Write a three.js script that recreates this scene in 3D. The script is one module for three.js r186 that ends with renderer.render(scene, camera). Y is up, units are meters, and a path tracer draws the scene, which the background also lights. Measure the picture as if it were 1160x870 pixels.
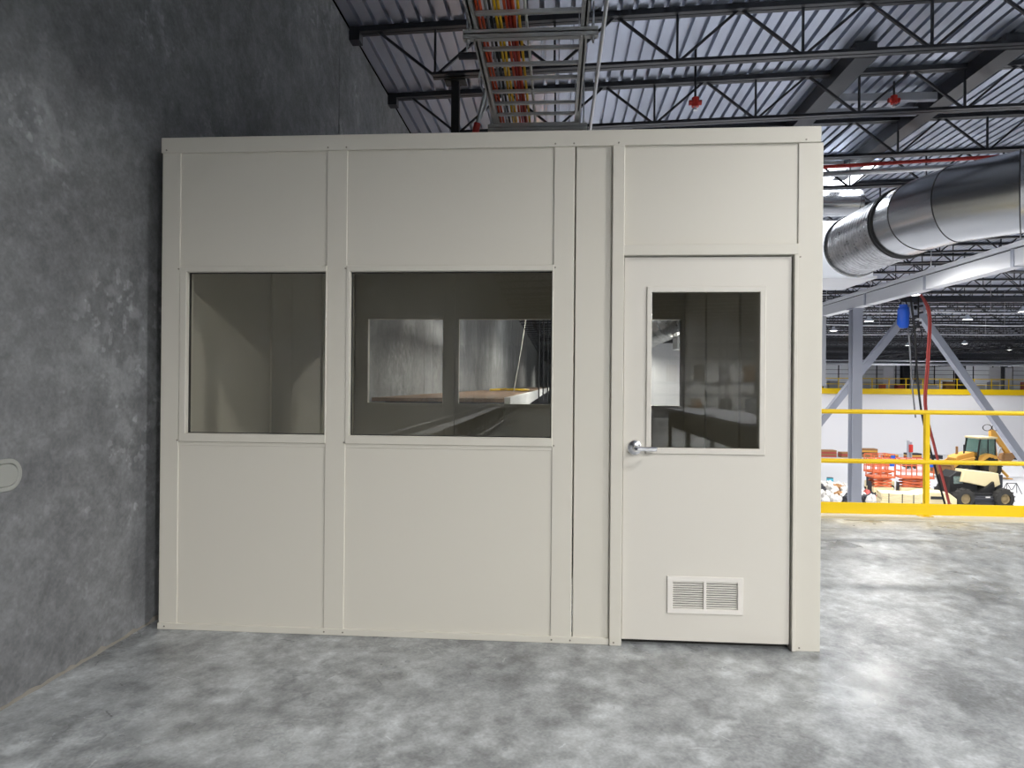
import * as THREE from 'three';
import { RoundedBoxGeometry } from 'three/addons/geometries/RoundedBoxGeometry.js';
import { mergeGeometries } from 'three/addons/utils/BufferGeometryUtils.js';
import { RectAreaLightUniformsLib } from 'three/addons/lights/RectAreaLightUniformsLib.js';

// ------------------------------------------------------------------ camera, light, exposure
const scene = new THREE.Scene();
const camera = new THREE.PerspectiveCamera(60.92, 1160 / 870, 0.05, 400);
camera.position.set(2.381, 1.417, 3.607);
camera.rotation.set(0.0017, 0.0687, 0.00844, 'YXZ');
const renderer = new THREE.WebGLRenderer({ antialias: true });
renderer.toneMapping = THREE.LinearToneMapping;
renderer.toneMappingExposure = 1.05;
renderer.shadowMap.enabled = true;
renderer.shadowMap.type = THREE.PCFSoftShadowMap;
RectAreaLightUniformsLib.init();
scene.background = new THREE.Color(0x000000);

const DECK_LAMP = 168, HALL_LAMP = 245, SKYLIGHT = 12;   // candela of the lamps on our deck, of the big hall, and glow of the skylights
const LAMP_COLOR = 0xfffdfa;

// ------------------------------------------------------------------ helpers
function rng(seed) { let a = seed >>> 0; return () => { a = (a + 0x6D2B79F5) >>> 0; let t = a; t = Math.imul(t ^ (t >>> 15), t | 1); t ^= t + Math.imul(t ^ (t >>> 7), t | 61); return ((t ^ (t >>> 14)) >>> 0) / 4294967296; }; }
const taken = new Map();
function numbered(n) { const k = taken.get(n) || 0; taken.set(n, k + 1); return k ? n + '_' + String(k).padStart(3, '0') : n; }
function tag(o, label, category, group) { o.userData.label = label; o.userData.category = category; if (group) o.userData.group = group; return o; }
function thing(name, label, category, pos = [0, 0, 0], turn = 0, group) {
  const g = new THREE.Group(); g.name = numbered(name); g.position.set(...pos); g.rotation.y = turn; scene.add(g);
  return tag(g, label, category, group);
}
function metric(geo, s = 1) {                         // uv in metres, by the way each face points
  const p = geo.attributes.position, n = geo.attributes.normal, uv = new Float32Array(p.count * 2);
  for (let i = 0; i < p.count; i++) {
    const ax = Math.abs(n.getX(i)), ay = Math.abs(n.getY(i)), az = Math.abs(n.getZ(i));
    let u, v;
    if (ay >= ax && ay >= az) { u = p.getX(i); v = p.getZ(i); } else if (ax >= az) { u = p.getZ(i); v = p.getY(i); } else { u = p.getX(i); v = p.getY(i); }
    uv[2 * i] = u * s; uv[2 * i + 1] = v * s;
  }
  geo.setAttribute('uv', new THREE.BufferAttribute(uv, 2));
  return geo;
}
function clean(g) { g = g.index ? g.toNonIndexed() : g; for (const k of Object.keys(g.attributes)) if (!['position', 'normal', 'uv'].includes(k)) g.deleteAttribute(k); return g; }
function merge(list) { return list.length === 1 ? list[0] : mergeGeometries(list.map(clean), false); }
function part(name, geo, mat, parent) {
  const m = new THREE.Mesh(Array.isArray(geo) ? merge(geo) : geo, mat); m.name = name; m.castShadow = m.receiveShadow = true; parent.add(m); return m;
}
function solo(name, geo, mat, label, category, group) { const m = part(numbered(name), geo, mat, scene); return tag(m, label, category, group); }
function struct(name, geo, mat) { const m = part(numbered(name), geo, mat, scene); m.userData.kind = 'structure'; return m; }
function bx(x0, x1, y0, y1, z0, z1, r = 0) {
  const w = Math.abs(x1 - x0), h = Math.abs(y1 - y0), d = Math.abs(z1 - z0);
  const g = r > 0 ? new RoundedBoxGeometry(w, h, d, 2, Math.min(r, w * .49, h * .49, d * .49)) : new THREE.BoxGeometry(w, h, d);
  g.translate((x0 + x1) / 2, (y0 + y1) / 2, (z0 + z1) / 2);
  return metric(g);
}
const V = (x, y, z) => new THREE.Vector3(x, y, z);
function bar(a, b, w, h = w) {                        // square bar from a to b
  const A = V(...a), B = V(...b), L = A.distanceTo(B), g = new THREE.BoxGeometry(w, h, L);
  const m = new THREE.Matrix4().lookAt(A, B, Math.abs(B.clone().sub(A).normalize().y) > .98 ? V(1, 0, 0) : V(0, 1, 0));
  g.applyMatrix4(m); g.translate((A.x + B.x) / 2, (A.y + B.y) / 2, (A.z + B.z) / 2); return g;
}
function rod(a, b, r, seg = 10, r2 = r) {
  const A = V(...a), B = V(...b), L = A.distanceTo(B), g = new THREE.CylinderGeometry(r2, r, L, seg);
  g.applyQuaternion(new THREE.Quaternion().setFromUnitVectors(V(0, 1, 0), B.clone().sub(A).normalize()));
  g.translate((A.x + B.x) / 2, (A.y + B.y) / 2, (A.z + B.z) / 2); return g;
}
function tube(pts, r, n = 40, seg = 8) { return new THREE.TubeGeometry(new THREE.CatmullRomCurve3(pts.map(p => V(...p))), n, r, seg, false); }
function rect(s, x0, x1, y0, y1) { s.moveTo(x0, y0); s.lineTo(x1, y0); s.lineTo(x1, y1); s.lineTo(x0, y1); s.closePath(); return s; }
function plate(x0, x1, y0, y1, holes, z0, z1, bevel = 0) {   // upright plate with rectangular openings
  const s = rect(new THREE.Shape(), x0 + bevel, x1 - bevel, y0 + bevel, y1 - bevel);
  for (const h of holes) s.holes.push(rect(new THREE.Path(), h[0] - bevel, h[1] + bevel, h[2] - bevel, h[3] + bevel));
  const g = new THREE.ExtrudeGeometry(s, { depth: z1 - z0 - 2 * bevel, bevelEnabled: bevel > 0, bevelThickness: bevel, bevelSize: bevel, bevelSegments: 1 });
  g.translate(0, 0, z0 + bevel); return metric(g);
}
function profile(pts, z0, z1, bevel = 0) {            // side outline (x, y) extruded along z
  const s = new THREE.Shape(pts.map(p => new THREE.Vector2(p[0], p[1])));
  const g = new THREE.ExtrudeGeometry(s, { depth: z1 - z0 - 2 * bevel, bevelEnabled: bevel > 0, bevelThickness: bevel, bevelSize: bevel, bevelSegments: 1 });
  g.translate(0, 0, z0 + bevel); return g;
}

const ORD = ['first', 'second', 'third', 'fourth', 'fifth', 'sixth', 'seventh', 'eighth', 'ninth', 'tenth', 'eleventh', 'twelfth', 'thirteenth', 'fourteenth', 'fifteenth', 'sixteenth', 'seventeenth', 'eighteenth', 'nineteenth', 'twentieth', 'twenty-first', 'twenty-second', 'twenty-third', 'twenty-fourth', 'twenty-fifth', 'twenty-sixth'];

// ------------------------------------------------------------------ procedural textures
function lattice(seed) { const r = rng(seed), a = new Float32Array(65536); for (let i = 0; i < 65536; i++) a[i] = r(); return a; }
const LT = lattice(7);
function vn(x, y, p, o) {                             // value noise with period p
  const xi = Math.floor(x), yi = Math.floor(y), fx = x - xi, fy = y - yi, u = fx * fx * (3 - 2 * fx), v = fy * fy * (3 - 2 * fy);
  const a = ((xi % p) + p) % p, b = (a + 1) % p, c = ((yi % p) + p) % p, d = (c + 1) % p;
  const h = (i, j) => LT[(i * 157 + j * 7919 + o * 3571) & 65535];
  return (h(a, c) * (1 - u) + h(b, c) * u) * (1 - v) + (h(a, d) * (1 - u) + h(b, d) * u) * v;
}
function fbm(u, v, f, oct, o) { let s = 0, a = .5, t = 0; for (let i = 0; i < oct; i++) { s += a * vn(u * f, v * f, f, o + i); t += a; a *= .55; f *= 2; } return s / t; }
const clamp = (x, a = 0, b = 1) => Math.min(b, Math.max(a, x));
const smooth = (a, b, x) => { const t = clamp((x - a) / (b - a)); return t * t * (3 - 2 * t); };
function tex(n, m, fn, srgb, rep) {
  const d = new Uint8Array(n * m * 4);
  for (let j = 0; j < m; j++) for (let i = 0; i < n; i++) { const c = fn(i / n, j / m), k = (j * n + i) * 4; d[k] = clamp(c[0]) * 255; d[k + 1] = clamp(c[1]) * 255; d[k + 2] = clamp(c[2]) * 255; d[k + 3] = 255; }
  const t = new THREE.DataTexture(d, n, m); t.wrapS = t.wrapT = THREE.RepeatWrapping; t.magFilter = THREE.LinearFilter; t.minFilter = THREE.LinearMipmapLinearFilter; t.generateMipmaps = true;
  if (srgb) t.colorSpace = THREE.SRGBColorSpace; t.repeat.set(rep, rep); t.needsUpdate = true; return t;
}
const scratch = [];                                   // short pale scratches and dark pock marks for the slab
{ const r = rng(31); for (let i = 0; i < 260; i++) scratch.push([r(), r(), .003 + .012 * r(), r() * 3.1, r() < .6 ? 1 : -1]); }
const markGrid = new Float32Array(1024 * 1024);
for (const [u, v, l, a, s] of scratch) for (let t = -1; t <= 1; t += .04) { const x = Math.floor((u + Math.cos(a) * l * t + 1) * 1024) & 1023, y = Math.floor((v + Math.sin(a) * l * t * .5 + 1) * 1024) & 1023; markGrid[y * 1024 + x] = s; }
const floorMap = tex(2048, 2048, (u, v) => {
  const wu = u + .06 * (fbm(u, v, 4, 4, 3) - .5), wv = v + .06 * (fbm(u, v, 4, 4, 9) - .5);
  const big = fbm(wu, wv, 5, 5, 11), mid = fbm(wu, wv, 14, 6, 23), grit = fbm(u, v, 64, 4, 41), streak = fbm((wu * 2 + wv) % 1, wv, 20, 5, 57);
  let g = .650 + .22 * (big - .5) + .26 * (mid - .5) + .30 * (grit - .5) + .20 * (streak - .5) + .12 * (vn(u * 512, v * 512, 512, 3) * .6 + vn(u * 1024, v * 1024, 1024, 5) * .4 - .5);
  g -= .10 * smooth(.50, .62, mid) * smooth(.46, .58, big);
  g -= .10 * smooth(.57, .64, fbm(wu, wv, 9, 6, 75)) * smooth(.40, .55, grit);
  g += .06 * smooth(.54, .68, fbm(wu, wv, 20, 6, 71)) * smooth(.42, .58, fbm(u, v, 96, 3, 77));
  const m = markGrid[(Math.floor(v * 1024) & 1023) * 1024 + (Math.floor(u * 1024) & 1023)];
  g += m > 0 ? .10 : m < 0 ? -.12 : 0;
  return [g * .975, g * .995, g * 1.005];
}, true, 1 / 5);
const floorRough = tex(512, 512, (u, v) => { const g = .31 + .5 * (fbm(u, v, 10, 5, 19) - .4); return [g, g, g]; }, false, 1 / 5);
const floorBump = tex(1024, 1024, (u, v) => { const g = .6 * fbm(u, v, 12, 5, 29) + .4 * fbm(u, v, 128, 2, 33); return [g, g, g]; }, false, 1 / 5);
const wallMap = tex(2048, 2048, (u, v) => {
  const wu = u + .06 * (fbm(u, v, 3, 5, 5) - .5), wv = v + .06 * (fbm(u, v, 3, 5, 15) - .5);
  const big = fbm(wu, wv, 4, 5, 2), mid = fbm(wu, wv, 12, 6, 6), fine = fbm(u, v, 90, 4, 8), drip = fbm(wu, wv, 40, 3, 13);
  let g = .55 + .18 * (big - .5) + .16 * (mid - .5) + .13 * (fine - .5) + .06 * (drip - .5);
  const pat = smooth(.55, .66, fbm(wu, wv, 7, 6, 61));
  g += .08 * pat * smooth(.42, .62, fbm(u, v, 60, 4, 63));
  g += .10 * smooth(.66, .74, fbm(u, v, 110, 3, 67)) * (.3 + .7 * pat);
  g -= .05 * smooth(.52, .68, fbm(wu, wv, 6, 6, 91));
  g += .09 * (vn(u * 400, v * 400, 400, 3) * .6 + vn(u * 900, v * 900, 900, 5) * .4 - .5);
  return [g * .995, g, g * 1.0];
}, true, 1 / 6);
const wallBump = tex(1024, 1024, (u, v) => { const g = .5 * fbm(u, v, 10, 5, 44) + .3 * fbm(u, v, 96, 3, 45) + .2 * smooth(.58, .7, fbm(u, v, 8, 6, 61)); return [g, g, g]; }, false, 1 / 6);
const galvMap = tex(512, 512, (u, v) => { const c = fbm(u, v, 24, 3, 81), b = fbm(u, v, 6, 3, 83); const g = .70 + .18 * (c - .5) + .14 * (b - .5); return [g, g * 1.005, g * 1.02]; }, true, 1);
const galvRough = tex(512, 512, (u, v) => { const g = .34 + .3 * (fbm(u, v, 20, 4, 85) - .5); return [g, g, g]; }, false, 1);
const woodMap = tex(512, 512, (u, v) => { const g = .62 + .22 * (fbm(u, v, 8, 3, 95) - .5) + .16 * (vn(u * 128, v * 4, 128, 97) - .5); return [g, g * .88, g * .76]; }, true, .5);

// ------------------------------------------------------------------ materials
const std = (hex, rough = .6, metal = 0, extra = {}) => new THREE.MeshStandardMaterial({ color: hex, roughness: rough, metalness: metal, ...extra });
const M = {
  paint: std(0xcfcbc0, .42), paintDoor: std(0xd1cdc4, .40), ventWhite: std(0xdedad3, .5), screw: std(0x8f8a80, .4, .6), seal: std(0x2b2a28, .8),
  floor: std(0xffffff, 1, 0, { map: floorMap, roughnessMap: floorRough, bumpMap: floorBump, bumpScale: .0015 }),
  hallFloor: std(0xc2c4c9, .5), wall: std(0xe4e6ea, .92, 0, { map: wallMap, bumpMap: wallBump, bumpScale: .004 }), joint: std(0x3c3c3e, .95),
  mortar: std(0x86827a, .98), capPlate: std(0x9b9d98, .6), edge: std(0xd8d4c6, .6), white: std(0xe6e7ec, .7), farWall: std(0xd6d8da, .8),
  deck: std(0xb2b9c8, .38, .85), joist: std(0x2a2c32, .42, .15),
  galv: std(0xffffff, 1, .9, { map: galvMap, roughnessMap: galvRough }), tray: std(0xb4b5b5, .45, .6), ductSmooth: std(0xb9bbbe, .27, .95), ductBand: std(0x9b9da0, .25, .95), ductSeam: std(0x4b4c4e, .5, .7),
  yellow: std(0xf2cb00, .45), greySteel: std(0xa6aab5, .5, .1), whiteBeam: std(0xdedfe2, .5), red: std(0xbb2f28, .5), redHose: std(0xa8453f, .6), black: std(0x141416, .6), blue: std(0x1550b8, .55),
  orangeCable: std(0xc84a1c, .55), yellowCable: std(0xdcae14, .55), redCable: std(0xa32319, .55), blackCable: std(0x17171a, .6), greyCable: std(0x77797c, .6), whiteCable: std(0xcfcfca, .6),
  chrome: std(0xe8e8ea, .16, 1), tan: std(0xd9a34a, .6), cream: std(0xcdbf98, .6), rubber: std(0x2a2927, .9), orange: std(0xc8643c, .6), darkSteel: std(0x33343a, .5, .4), rim: std(0x8c7b58, .6),
  deckWood: std(0xd8c6ba, .8, 0, { map: woodMap }), board: std(0xc9b68f, .85, 0, { map: woodMap }), paper: std(0xc4c2be, .85), brown: std(0x96714c, .85), teal: std(0x3f9bb0, .6), benchDark: std(0x2d2e33, .6), rackBlue: std(0x8f939c, .5, .2), silver: std(0xc6c8cb, .35, .8),
  glass: new THREE.MeshPhysicalMaterial({ color: 0xf5f5f2, roughness: .01, transmission: 1, thickness: 0, ior: 1.52 }),
  cabGlass: new THREE.MeshPhysicalMaterial({ color: 0xbfd6d0, roughness: .05, transmission: .8, thickness: 0, ior: 1.5 }),
  lens: new THREE.MeshStandardMaterial({ color: 0xffffff, emissive: LAMP_COLOR, emissiveIntensity: 14 }),
  sky: new THREE.MeshStandardMaterial({ color: 0xffffff, emissive: 0xf4f8ff, emissiveIntensity: 5 }),
};

// ------------------------------------------------------------------ the building
const Z0 = -105, Z1 = 48, XR = 78;                    // far wall, wall behind us, right wall
const deckY = x => 5.47 + .03 * Math.min(x, 14);      // underside of the roof deck
{
  const w = new THREE.Group(); w.name = 'wall_left'; w.userData.kind = 'structure'; scene.add(w);
  part('joint_filler', bx(-.30, -.02, -4.9, 5.45, Z0, Z1), M.joint, w);
  const cuts = [Z1, 36, 25, 13.5, 7.8, 2.05, -3.32, -8.0, -8.8, -14.4, -20, -26, -32, -38, -50, -65, -85, Z0];
  for (let i = 0; i + 1 < cuts.length; i++) part('wall_panel', bx(-.28, 0, -4.9, 5.44, cuts[i + 1] + .008, cuts[i] - .008, .008), M.wall, w);
}
const floor = struct('floor', bx(0, XR, -.32, 0, -3.18, Z1), M.floor);
part('border_slab', bx(0, XR, -.32, 0, -3.95, -3.192), M.floor, floor); part('joint_bed', bx(0, XR, -.32, -.02, -3.192, -3.18), M.joint, floor);
struct('trim_1', bx(3.9, XR, -.30, .004, -3.99, -3.68, .003), M.edge);
struct('hall_floor', bx(0, XR, -5.2, -4.9, Z0, Z1), M.hallFloor);
struct('wall_back', bx(0, XR, -4.9, 6.6, Z0 - .3, Z0), M.farWall);
struct('wall_right', bx(XR, XR + .3, -4.9, 6.6, Z0, Z1), M.farWall);
struct('wall_front', bx(0, XR, -4.9, 6.6, Z1, Z1 + .3), M.farWall);
struct('wall_under_deck', bx(0, XR, -4.9, -.32, -3.6, -3.4), M.farWall);
{ // rough mortar smear along the foot of the left wall
  const g = new THREE.BufferGeometry(), r = rng(5), P = [], I = []; const n = 150;
  for (let i = 0; i <= n; i++) { const z = 3 - 5.5 * i / n, a = .006 + .014 * r() * r(), b = .006 + .024 * r() * r(); P.push(.0005, b, z, .004 + a * .45, b * .45 + .004 * r(), z, a + .004, .0005, z); }
  for (let i = 0; i < n; i++) { const k = i * 3; I.push(k, k + 1, k + 3, k + 1, k + 4, k + 3, k + 1, k + 2, k + 4, k + 2, k + 5, k + 4); }
  g.setAttribute('position', new THREE.Float32BufferAttribute(P, 3)); g.setIndex(I); g.computeVertexNormals(); metric(g);
  struct('baseboard_left', g, M.mortar);
}

// roof: ribbed deck with joists hanging below
{
  const P = [], I = []; const pitch = .17, n = Math.floor(XR / pitch);
  const pr = [];
  for (let i = 0; i < n; i++) { const x = i * pitch; pr.push([x, 0], [x + .118, 0], [x + .124, .07], [x + .164, .07]); }
  pr.push([XR, 0]);
  const cutZ = [Z1, 20, 4, -12, -40, Z0];
  const rows = cutZ.length;
  for (let j = 0; j < rows; j++) for (const [x, h] of pr) P.push(x, deckY(x) + h, cutZ[j]);
  const w = pr.length; for (let j = 0; j + 1 < rows; j++) for (let i = 0; i + 1 < w; i++) { const a = j * w + i, b = a + 1, c = a + w, d = c + 1; I.push(a, b, c, b, d, c); }
  const g0 = new THREE.BufferGeometry(); g0.setAttribute('position', new THREE.Float32BufferAttribute(P, 3)); g0.setIndex(I);
  const g = g0.toNonIndexed(); g.computeVertexNormals(); metric(g);
  const ceiling = struct('ceiling', g, M.deck);
  part('roof_cover', [bx(0, XR, 5.99, 6.15, Z0, Z1)], M.joist, ceiling);
  // joists
  const bot = x => deckY(x) - .60, top = x => deckY(x) - .035;
  const PANEL = 1.35;
  const webShapes = (z, x0, x1) => {
    const out = []; const nn = Math.floor((x1 - x0) / PANEL);
    for (let k = 0; k < nn; k++) {
      const a = x0 + k * PANEL + .3, m = a + PANEL / 2, b = a + PANEL;
      out.push(bar([a, top(a), z], [m - .03, bot(m) + .03, z], .028), bar([m + .03, bot(m) + .03, z], [b, top(b), z], .028), bar([m, bot(m), z], [m, top(m), z], .024));
    }
    return out;
  };
  const chords = (z, x0, x1) => { const out = [];
    const xs = x1 > 14 && x0 < 14 ? [x0, 14, x1] : [x0, x1];
    for (let i = 0; i + 1 < xs.length; i++) { const a = xs[i], b = xs[i + 1];
      for (const s of [-1, 1]) { out.push(bar([a, top(a), z + s * .035], [b, top(b), z + s * .035], .055, .06)); const c = Math.max(a, .95); out.push(bar([c, bot(c), z + s * .038], [b, bot(b), z + s * .038], .058, .012), bar([c, bot(c) + .025, z + s * .014], [b, bot(b) + .025, z + s * .014], .010, .05)); } }
    return out; };
  for (let k = -30; k < 60; k++) {
    const z = -3.7 - 1.7 * k; if (z < Z0 + .5 || z > Z1 - .5) continue;
    const near = k >= 0 && k < 8, xe = z > -30 ? 40 : XR;
    const j = part('roof_joist', chords(z, 0, xe), M.joist, ceiling);
    if (near) { for (const s of webShapes(z, 0, 13.8)) part('web_bar', s, M.joist, j); const rest = part('web_bars', webShapes(z, 13.8, xe), M.joist, j); rest.userData.kind = 'stuff'; }
    else { const all = part('web_bars', webShapes(z, 0, xe), M.joist, j); all.userData.kind = 'stuff'; }
    if (near) part('bearing_seat', bx(0, .12, bot(0) + .44, top(0) - .02, z - .07, z + .07), M.joist, j);
  }
  // opening frame between the joists, dark beams along the roof and two paler cross beams
  for (const x of [6.1, 7.85]) part('roof_beam', bx(x - .13, x + .13, deckY(x) - .22, deckY(x) - .02, -9.6, -4.6), M.joist, ceiling);
  for (const z of [-6.05, -6.55]) part('cross_beam', bx(6.23, 7.72, deckY(7) - .17, deckY(7) - .06, z - .04, z + .04), M.greySteel, ceiling);
  // long girders of the hall
  for (const x of [14, 40, 60]) { const gs = []; const z0 = Z0 + 1, z1 = x === 14 ? -26 : -24; const y0 = deckY(x) - 1.15, y1 = deckY(x) - .65;
    gs.push(bx(x - .08, x + .08, y0, y0 + .09, z0, z1), bx(x - .08, x + .08, y1 - .09, y1, z0, z1));
    for (let z = z1; z > z0 + 2; z -= 1.6) gs.push(bar([x, y0, z], [x, y1, z - .8], .06), bar([x, y1, z - .8], [x, y0, z - 1.6], .06));
    part('roof_girder', gs, M.joist, ceiling); }
}

// ------------------------------------------------------------------ lamps
const lampParts = {
  housing: new THREE.LatheGeometry([[.02, .26], [.07, .25], [.09, .16], [.13, .13], [.22, .02], [.225, 0], [.21, .004], [.12, .11], [.02, .12]].map(p => new THREE.Vector2(...p)), 20),
  lens: new THREE.CylinderGeometry(.20, .20, .012, 20).translate(0, .02, 0),
};
function lamp(x, z, cd, label, group, spread = 1.40, y = 4.7) {
  const g = thing('high_bay_lamp', label, 'lamp', [x, y, z], 0, group);
  part('housing', lampParts.housing, M.silver, g); part('lens', lampParts.lens, M.lens, g);
  part('hanger', rod([0, .25, 0], [0, deckY(x) - y - .02, 0], .012, 6), M.darkSteel, g);
  const l = new THREE.SpotLight(LAMP_COLOR, cd, 0, spread, .26, 2); l.position.set(x, y - .03, z); l.target.position.set(x, y - 3, z); l.castShadow = true; l.shadow.radius = 9; l.shadow.mapSize.set(512, 512);
  scene.add(l, l.target);
}
lamp(6.5, 2.2, DECK_LAMP * .33, 'high-bay lamp above the deck in front of the booth door');
const behind = 'round high-bay lamp on the roof behind the viewer';
for (const [x, z, k] of [[6.2, 7.2, .72], [12, 4.2, .28], [6.5, 13, 1.9], [6.5, 26, 1.9], [18, 7, 1], [16, 20, 1.9], [15.9, 42.6, 1.5], [27, 14, 1.5], [27, 32, 1.5]]) lamp(x, z, DECK_LAMP * k, behind, 'high-bay lamps behind the viewer', 1.48);
lamp(10.5, -2.2, DECK_LAMP * .48, 'high-bay lamp above the yellow railing beyond the right edge');
lamp(9.8, -12, HALL_LAMP * .3, 'high-bay lamp hidden behind the large round duct');
lamp(14.9, -20.3, HALL_LAMP, 'bright high-bay lamp just above the blue chain bag');
lamp(17.7, -29.7, HALL_LAMP, 'high-bay lamp right of the grey column, left of the chevron brace');
lamp(21.8, -28.8, HALL_LAMP, 'high-bay lamp above the roof girder, right of the hoses');
lamp(29.3, -48.6, HALL_LAMP, 'small far lamp between grey column and hanging hoses');
lamp(32.1, -46.3, HALL_LAMP, 'small far lamp right of the hoses over the chevron brace');
lamp(40.2, -53.9, HALL_LAMP, 'smallest far lamp near the right edge over the far railing');
lamp(22.1, -25.5, HALL_LAMP, 'high-bay lamp at the right edge under the white beam');
lamp(18.3, -35.3, HALL_LAMP, 'high-bay lamp beside the booth edge left of the grey column');
const hallLamps = 'high-bay lamp over the hall out of view';
lamp(4.0, -9.5, HALL_LAMP * .7, 'high-bay lamp behind the booth', undefined);
for (const [x, z] of [[5, -22], [6, -42], [5, -64], [30, -14], [30, -30], [45, -38], [58, -50], [45, -75], [62, -80], [30, -72], [22, -56], [45, -95], [68, -96], [28, -92]]) lamp(x, z, HALL_LAMP, hallLamps, 'hall lamps out of view');

function skylight(x0, x1, z0, z1, label, group) {
  const x = (x0 + x1) / 2, z = (z0 + z1) / 2, y = deckY(x) - .05;
  const g = thing('skylight', label, 'skylight', [x, y, z], 0, group);
  part('frame', [bx(x0 - x - .06, x1 - x + .06, -.03, .04, z0 - z - .06, z0 - z), bx(x0 - x - .06, x1 - x + .06, -.03, .04, z1 - z, z1 - z + .06), bx(x0 - x - .06, x0 - x, -.03, .04, z0 - z, z1 - z), bx(x1 - x, x1 - x + .06, -.03, .04, z0 - z, z1 - z)], M.whiteBeam, g);
  part('diffuser', bx(x0 - x, x1 - x, 0, .02, z0 - z, z1 - z), M.sky, g);
  const l = new THREE.RectAreaLight(0xf4f8ff, SKYLIGHT, x1 - x0, z1 - z0); l.position.set(x, y - .01, z); l.lookAt(x, y - 5, z); scene.add(l);
}
skylight(6.6, 8.4, -10.6, -9.1, 'bright white skylight in the roof above the round duct');
for (const [x, z] of [[2.6, -12], [2.6, -24], [20, -16], [36, -22]]) skylight(x - .6, x + .6, z - 1.2, z + 1.2, 'bright rectangular skylight in the hall roof out of view', 'skylights out of view');

// ------------------------------------------------------------------ the booth
{
  const B = thing('modular_office_booth', 'beige modular office booth with two windows and a half-glass door', 'booth');
  const H = 2.82, D = -3.47, r = .004;
  const P = (n, g, m = M.paint) => part(n, g, m, B);
  // front posts, tracks and trims
  P('corner_post', bx(.107, .216, .034, 2.735, -.072, 0, r));
  P('post', bx(1.076, 1.193, .034, 2.735, -.072, 0, r));
  P('post', bx(2.356, 2.470, .034, 2.735, -.072, 0, r));
  P('corner_post', bx(3.668, 3.799, .0, 2.735, -.075, 0, r));
  P('header_trim', bx(.103, 3.784, 2.733, H, -.075, .008, r));
  P('base_track', bx(.103, 2.676, 0, .036, -.075, .006, .003));
  // solid panels
  P('panel', bx(.212, 1.08, 2.08, 2.737, -.062, -.007, r)); P('panel', bx(.212, 1.08, .03, 1.062, -.062, -.007, r));
  P('panel', bx(1.19, 2.36, 2.08, 2.737, -.062, -.007, r)); P('panel', bx(1.19, 2.36, .03, 1.062, -.062, -.007, r));
  P('panel', bx(2.478, 2.676, .03, 2.737, -.062, -.007, r));
  P('transom_panel', bx(2.74, 3.672, 2.185, 2.737, -.062, -.007, r));
  // windows of the front
  for (const [x0, x1, ix0, ix1] of [[.219, 1.080, .258, 1.072], [1.192, 2.359, 1.214, 2.350]]) {
    const f = P('window_frame', plate(x0, x1, 1.078, 2.083, [[ix0, ix1, 1.126, 2.050]], -.066, .004, .003));
    part('sill_trim', bx(x0, x1, 1.056, 1.080, -.02, -.004, .003), M.paint, f);
    part('glazing_seal', plate(ix0 - .004, ix1 + .004, 1.122, 2.054, [[ix0 + .004, ix1 - .004, 1.130, 2.046]], -.045, -.028), M.seal, f);
    part('glass_pane', bx(ix0 - .002, ix1 + .002, 1.124, 2.052, -.0385, -.0345), M.glass, f);
  }
  // door frame
  const fr = P('door_frame', [bx(2.676, 2.742, 0, 2.733, -.072, .016, .005), bx(2.736, 3.668, 2.130, 2.190, -.072, .014, .005), bx(3.648, 3.668, 0, 2.132, -.072, .010, .004)]);
  part('door_stop', [bx(2.742, 2.756, .03, 2.130, -.072, -.055), bx(3.634, 3.648, .03, 2.130, -.072, -.055)], M.paint, fr);
  // door leaf and what is fixed to it
  const vx0 = 3.015, vx1 = 3.371, vy0 = .208, vy1 = .358;
  const leaf = P('door', plate(2.746, 3.640, .030, 2.124, [[2.890, 3.478, 1.078, 1.936], [vx0, vx1, vy0, vy1]], -.054, -.010, .002), M.paintDoor);
  part('vision_frame', plate(2.868, 3.505, 1.049, 1.962, [[2.896, 3.473, 1.083, 1.931]], -.011, -.001, .003), M.paintDoor, leaf);
  part('glass_pane', bx(2.888, 3.480, 1.076, 1.938, -.034, -.030), M.glass, leaf);
  part('vent_frame', plate(2.990, 3.396, .182, .384, [[3.020, 3.184, .210, .356], [3.200, 3.366, .210, .356]], -.011, -.002, .002), M.ventWhite, leaf);
  for (const [a, b] of [[3.019, 3.185], [3.199, 3.367]]) for (let k = 0; k < 12; k++) { const s = new THREE.BoxGeometry(b - a, .0082, .003); s.rotateX(.35); s.translate((a + b) / 2, .2165 + k * .0122, -.0105); part('louvre_slat', s, M.ventWhite, leaf); }
  part('vent_backing', bx(vx0 + .001, vx1 - .001, vy0 + .001, vy1 - .001, -.050, -.046), M.seal, leaf);
  const rose = new THREE.LatheGeometry([[0, .018], [.022, .018], [.027, .014], [.037, .012], [.042, .004], [.042, 0]].map(p => new THREE.Vector2(...p)), 28).rotateX(Math.PI / 2).translate(2.808, 1.080, -.010);
  part('handle_rose', rose, M.chrome, leaf);
  const neck = rod([2.808, 1.080, 0], [2.808, 1.080, .050], .015, 14);
  const lever = new RoundedBoxGeometry(.125, .025, .016, 3, .0075).translate(2.808 + .052, 1.078, .052);
  const curl = new RoundedBoxGeometry(.016, .022, .026, 3, .007).translate(2.808 + .106, 1.078, .044);
  part('lever_handle', [neck, lever, curl, new THREE.SphereGeometry(.016, 14, 10).translate(2.808, 1.080, .048)], M.chrome, leaf);
  part('keyhole', rod([2.808, 1.080, .060], [2.808, 1.080, .0655], .007, 12), M.seal, leaf);
  P('threshold', bx(2.742, 3.648, 0, .040, -.068, -.0575), M.seal);
  // screws
  const sg = new THREE.CylinderGeometry(.0045, .0055, .003, 8).rotateX(Math.PI / 2);
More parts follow.
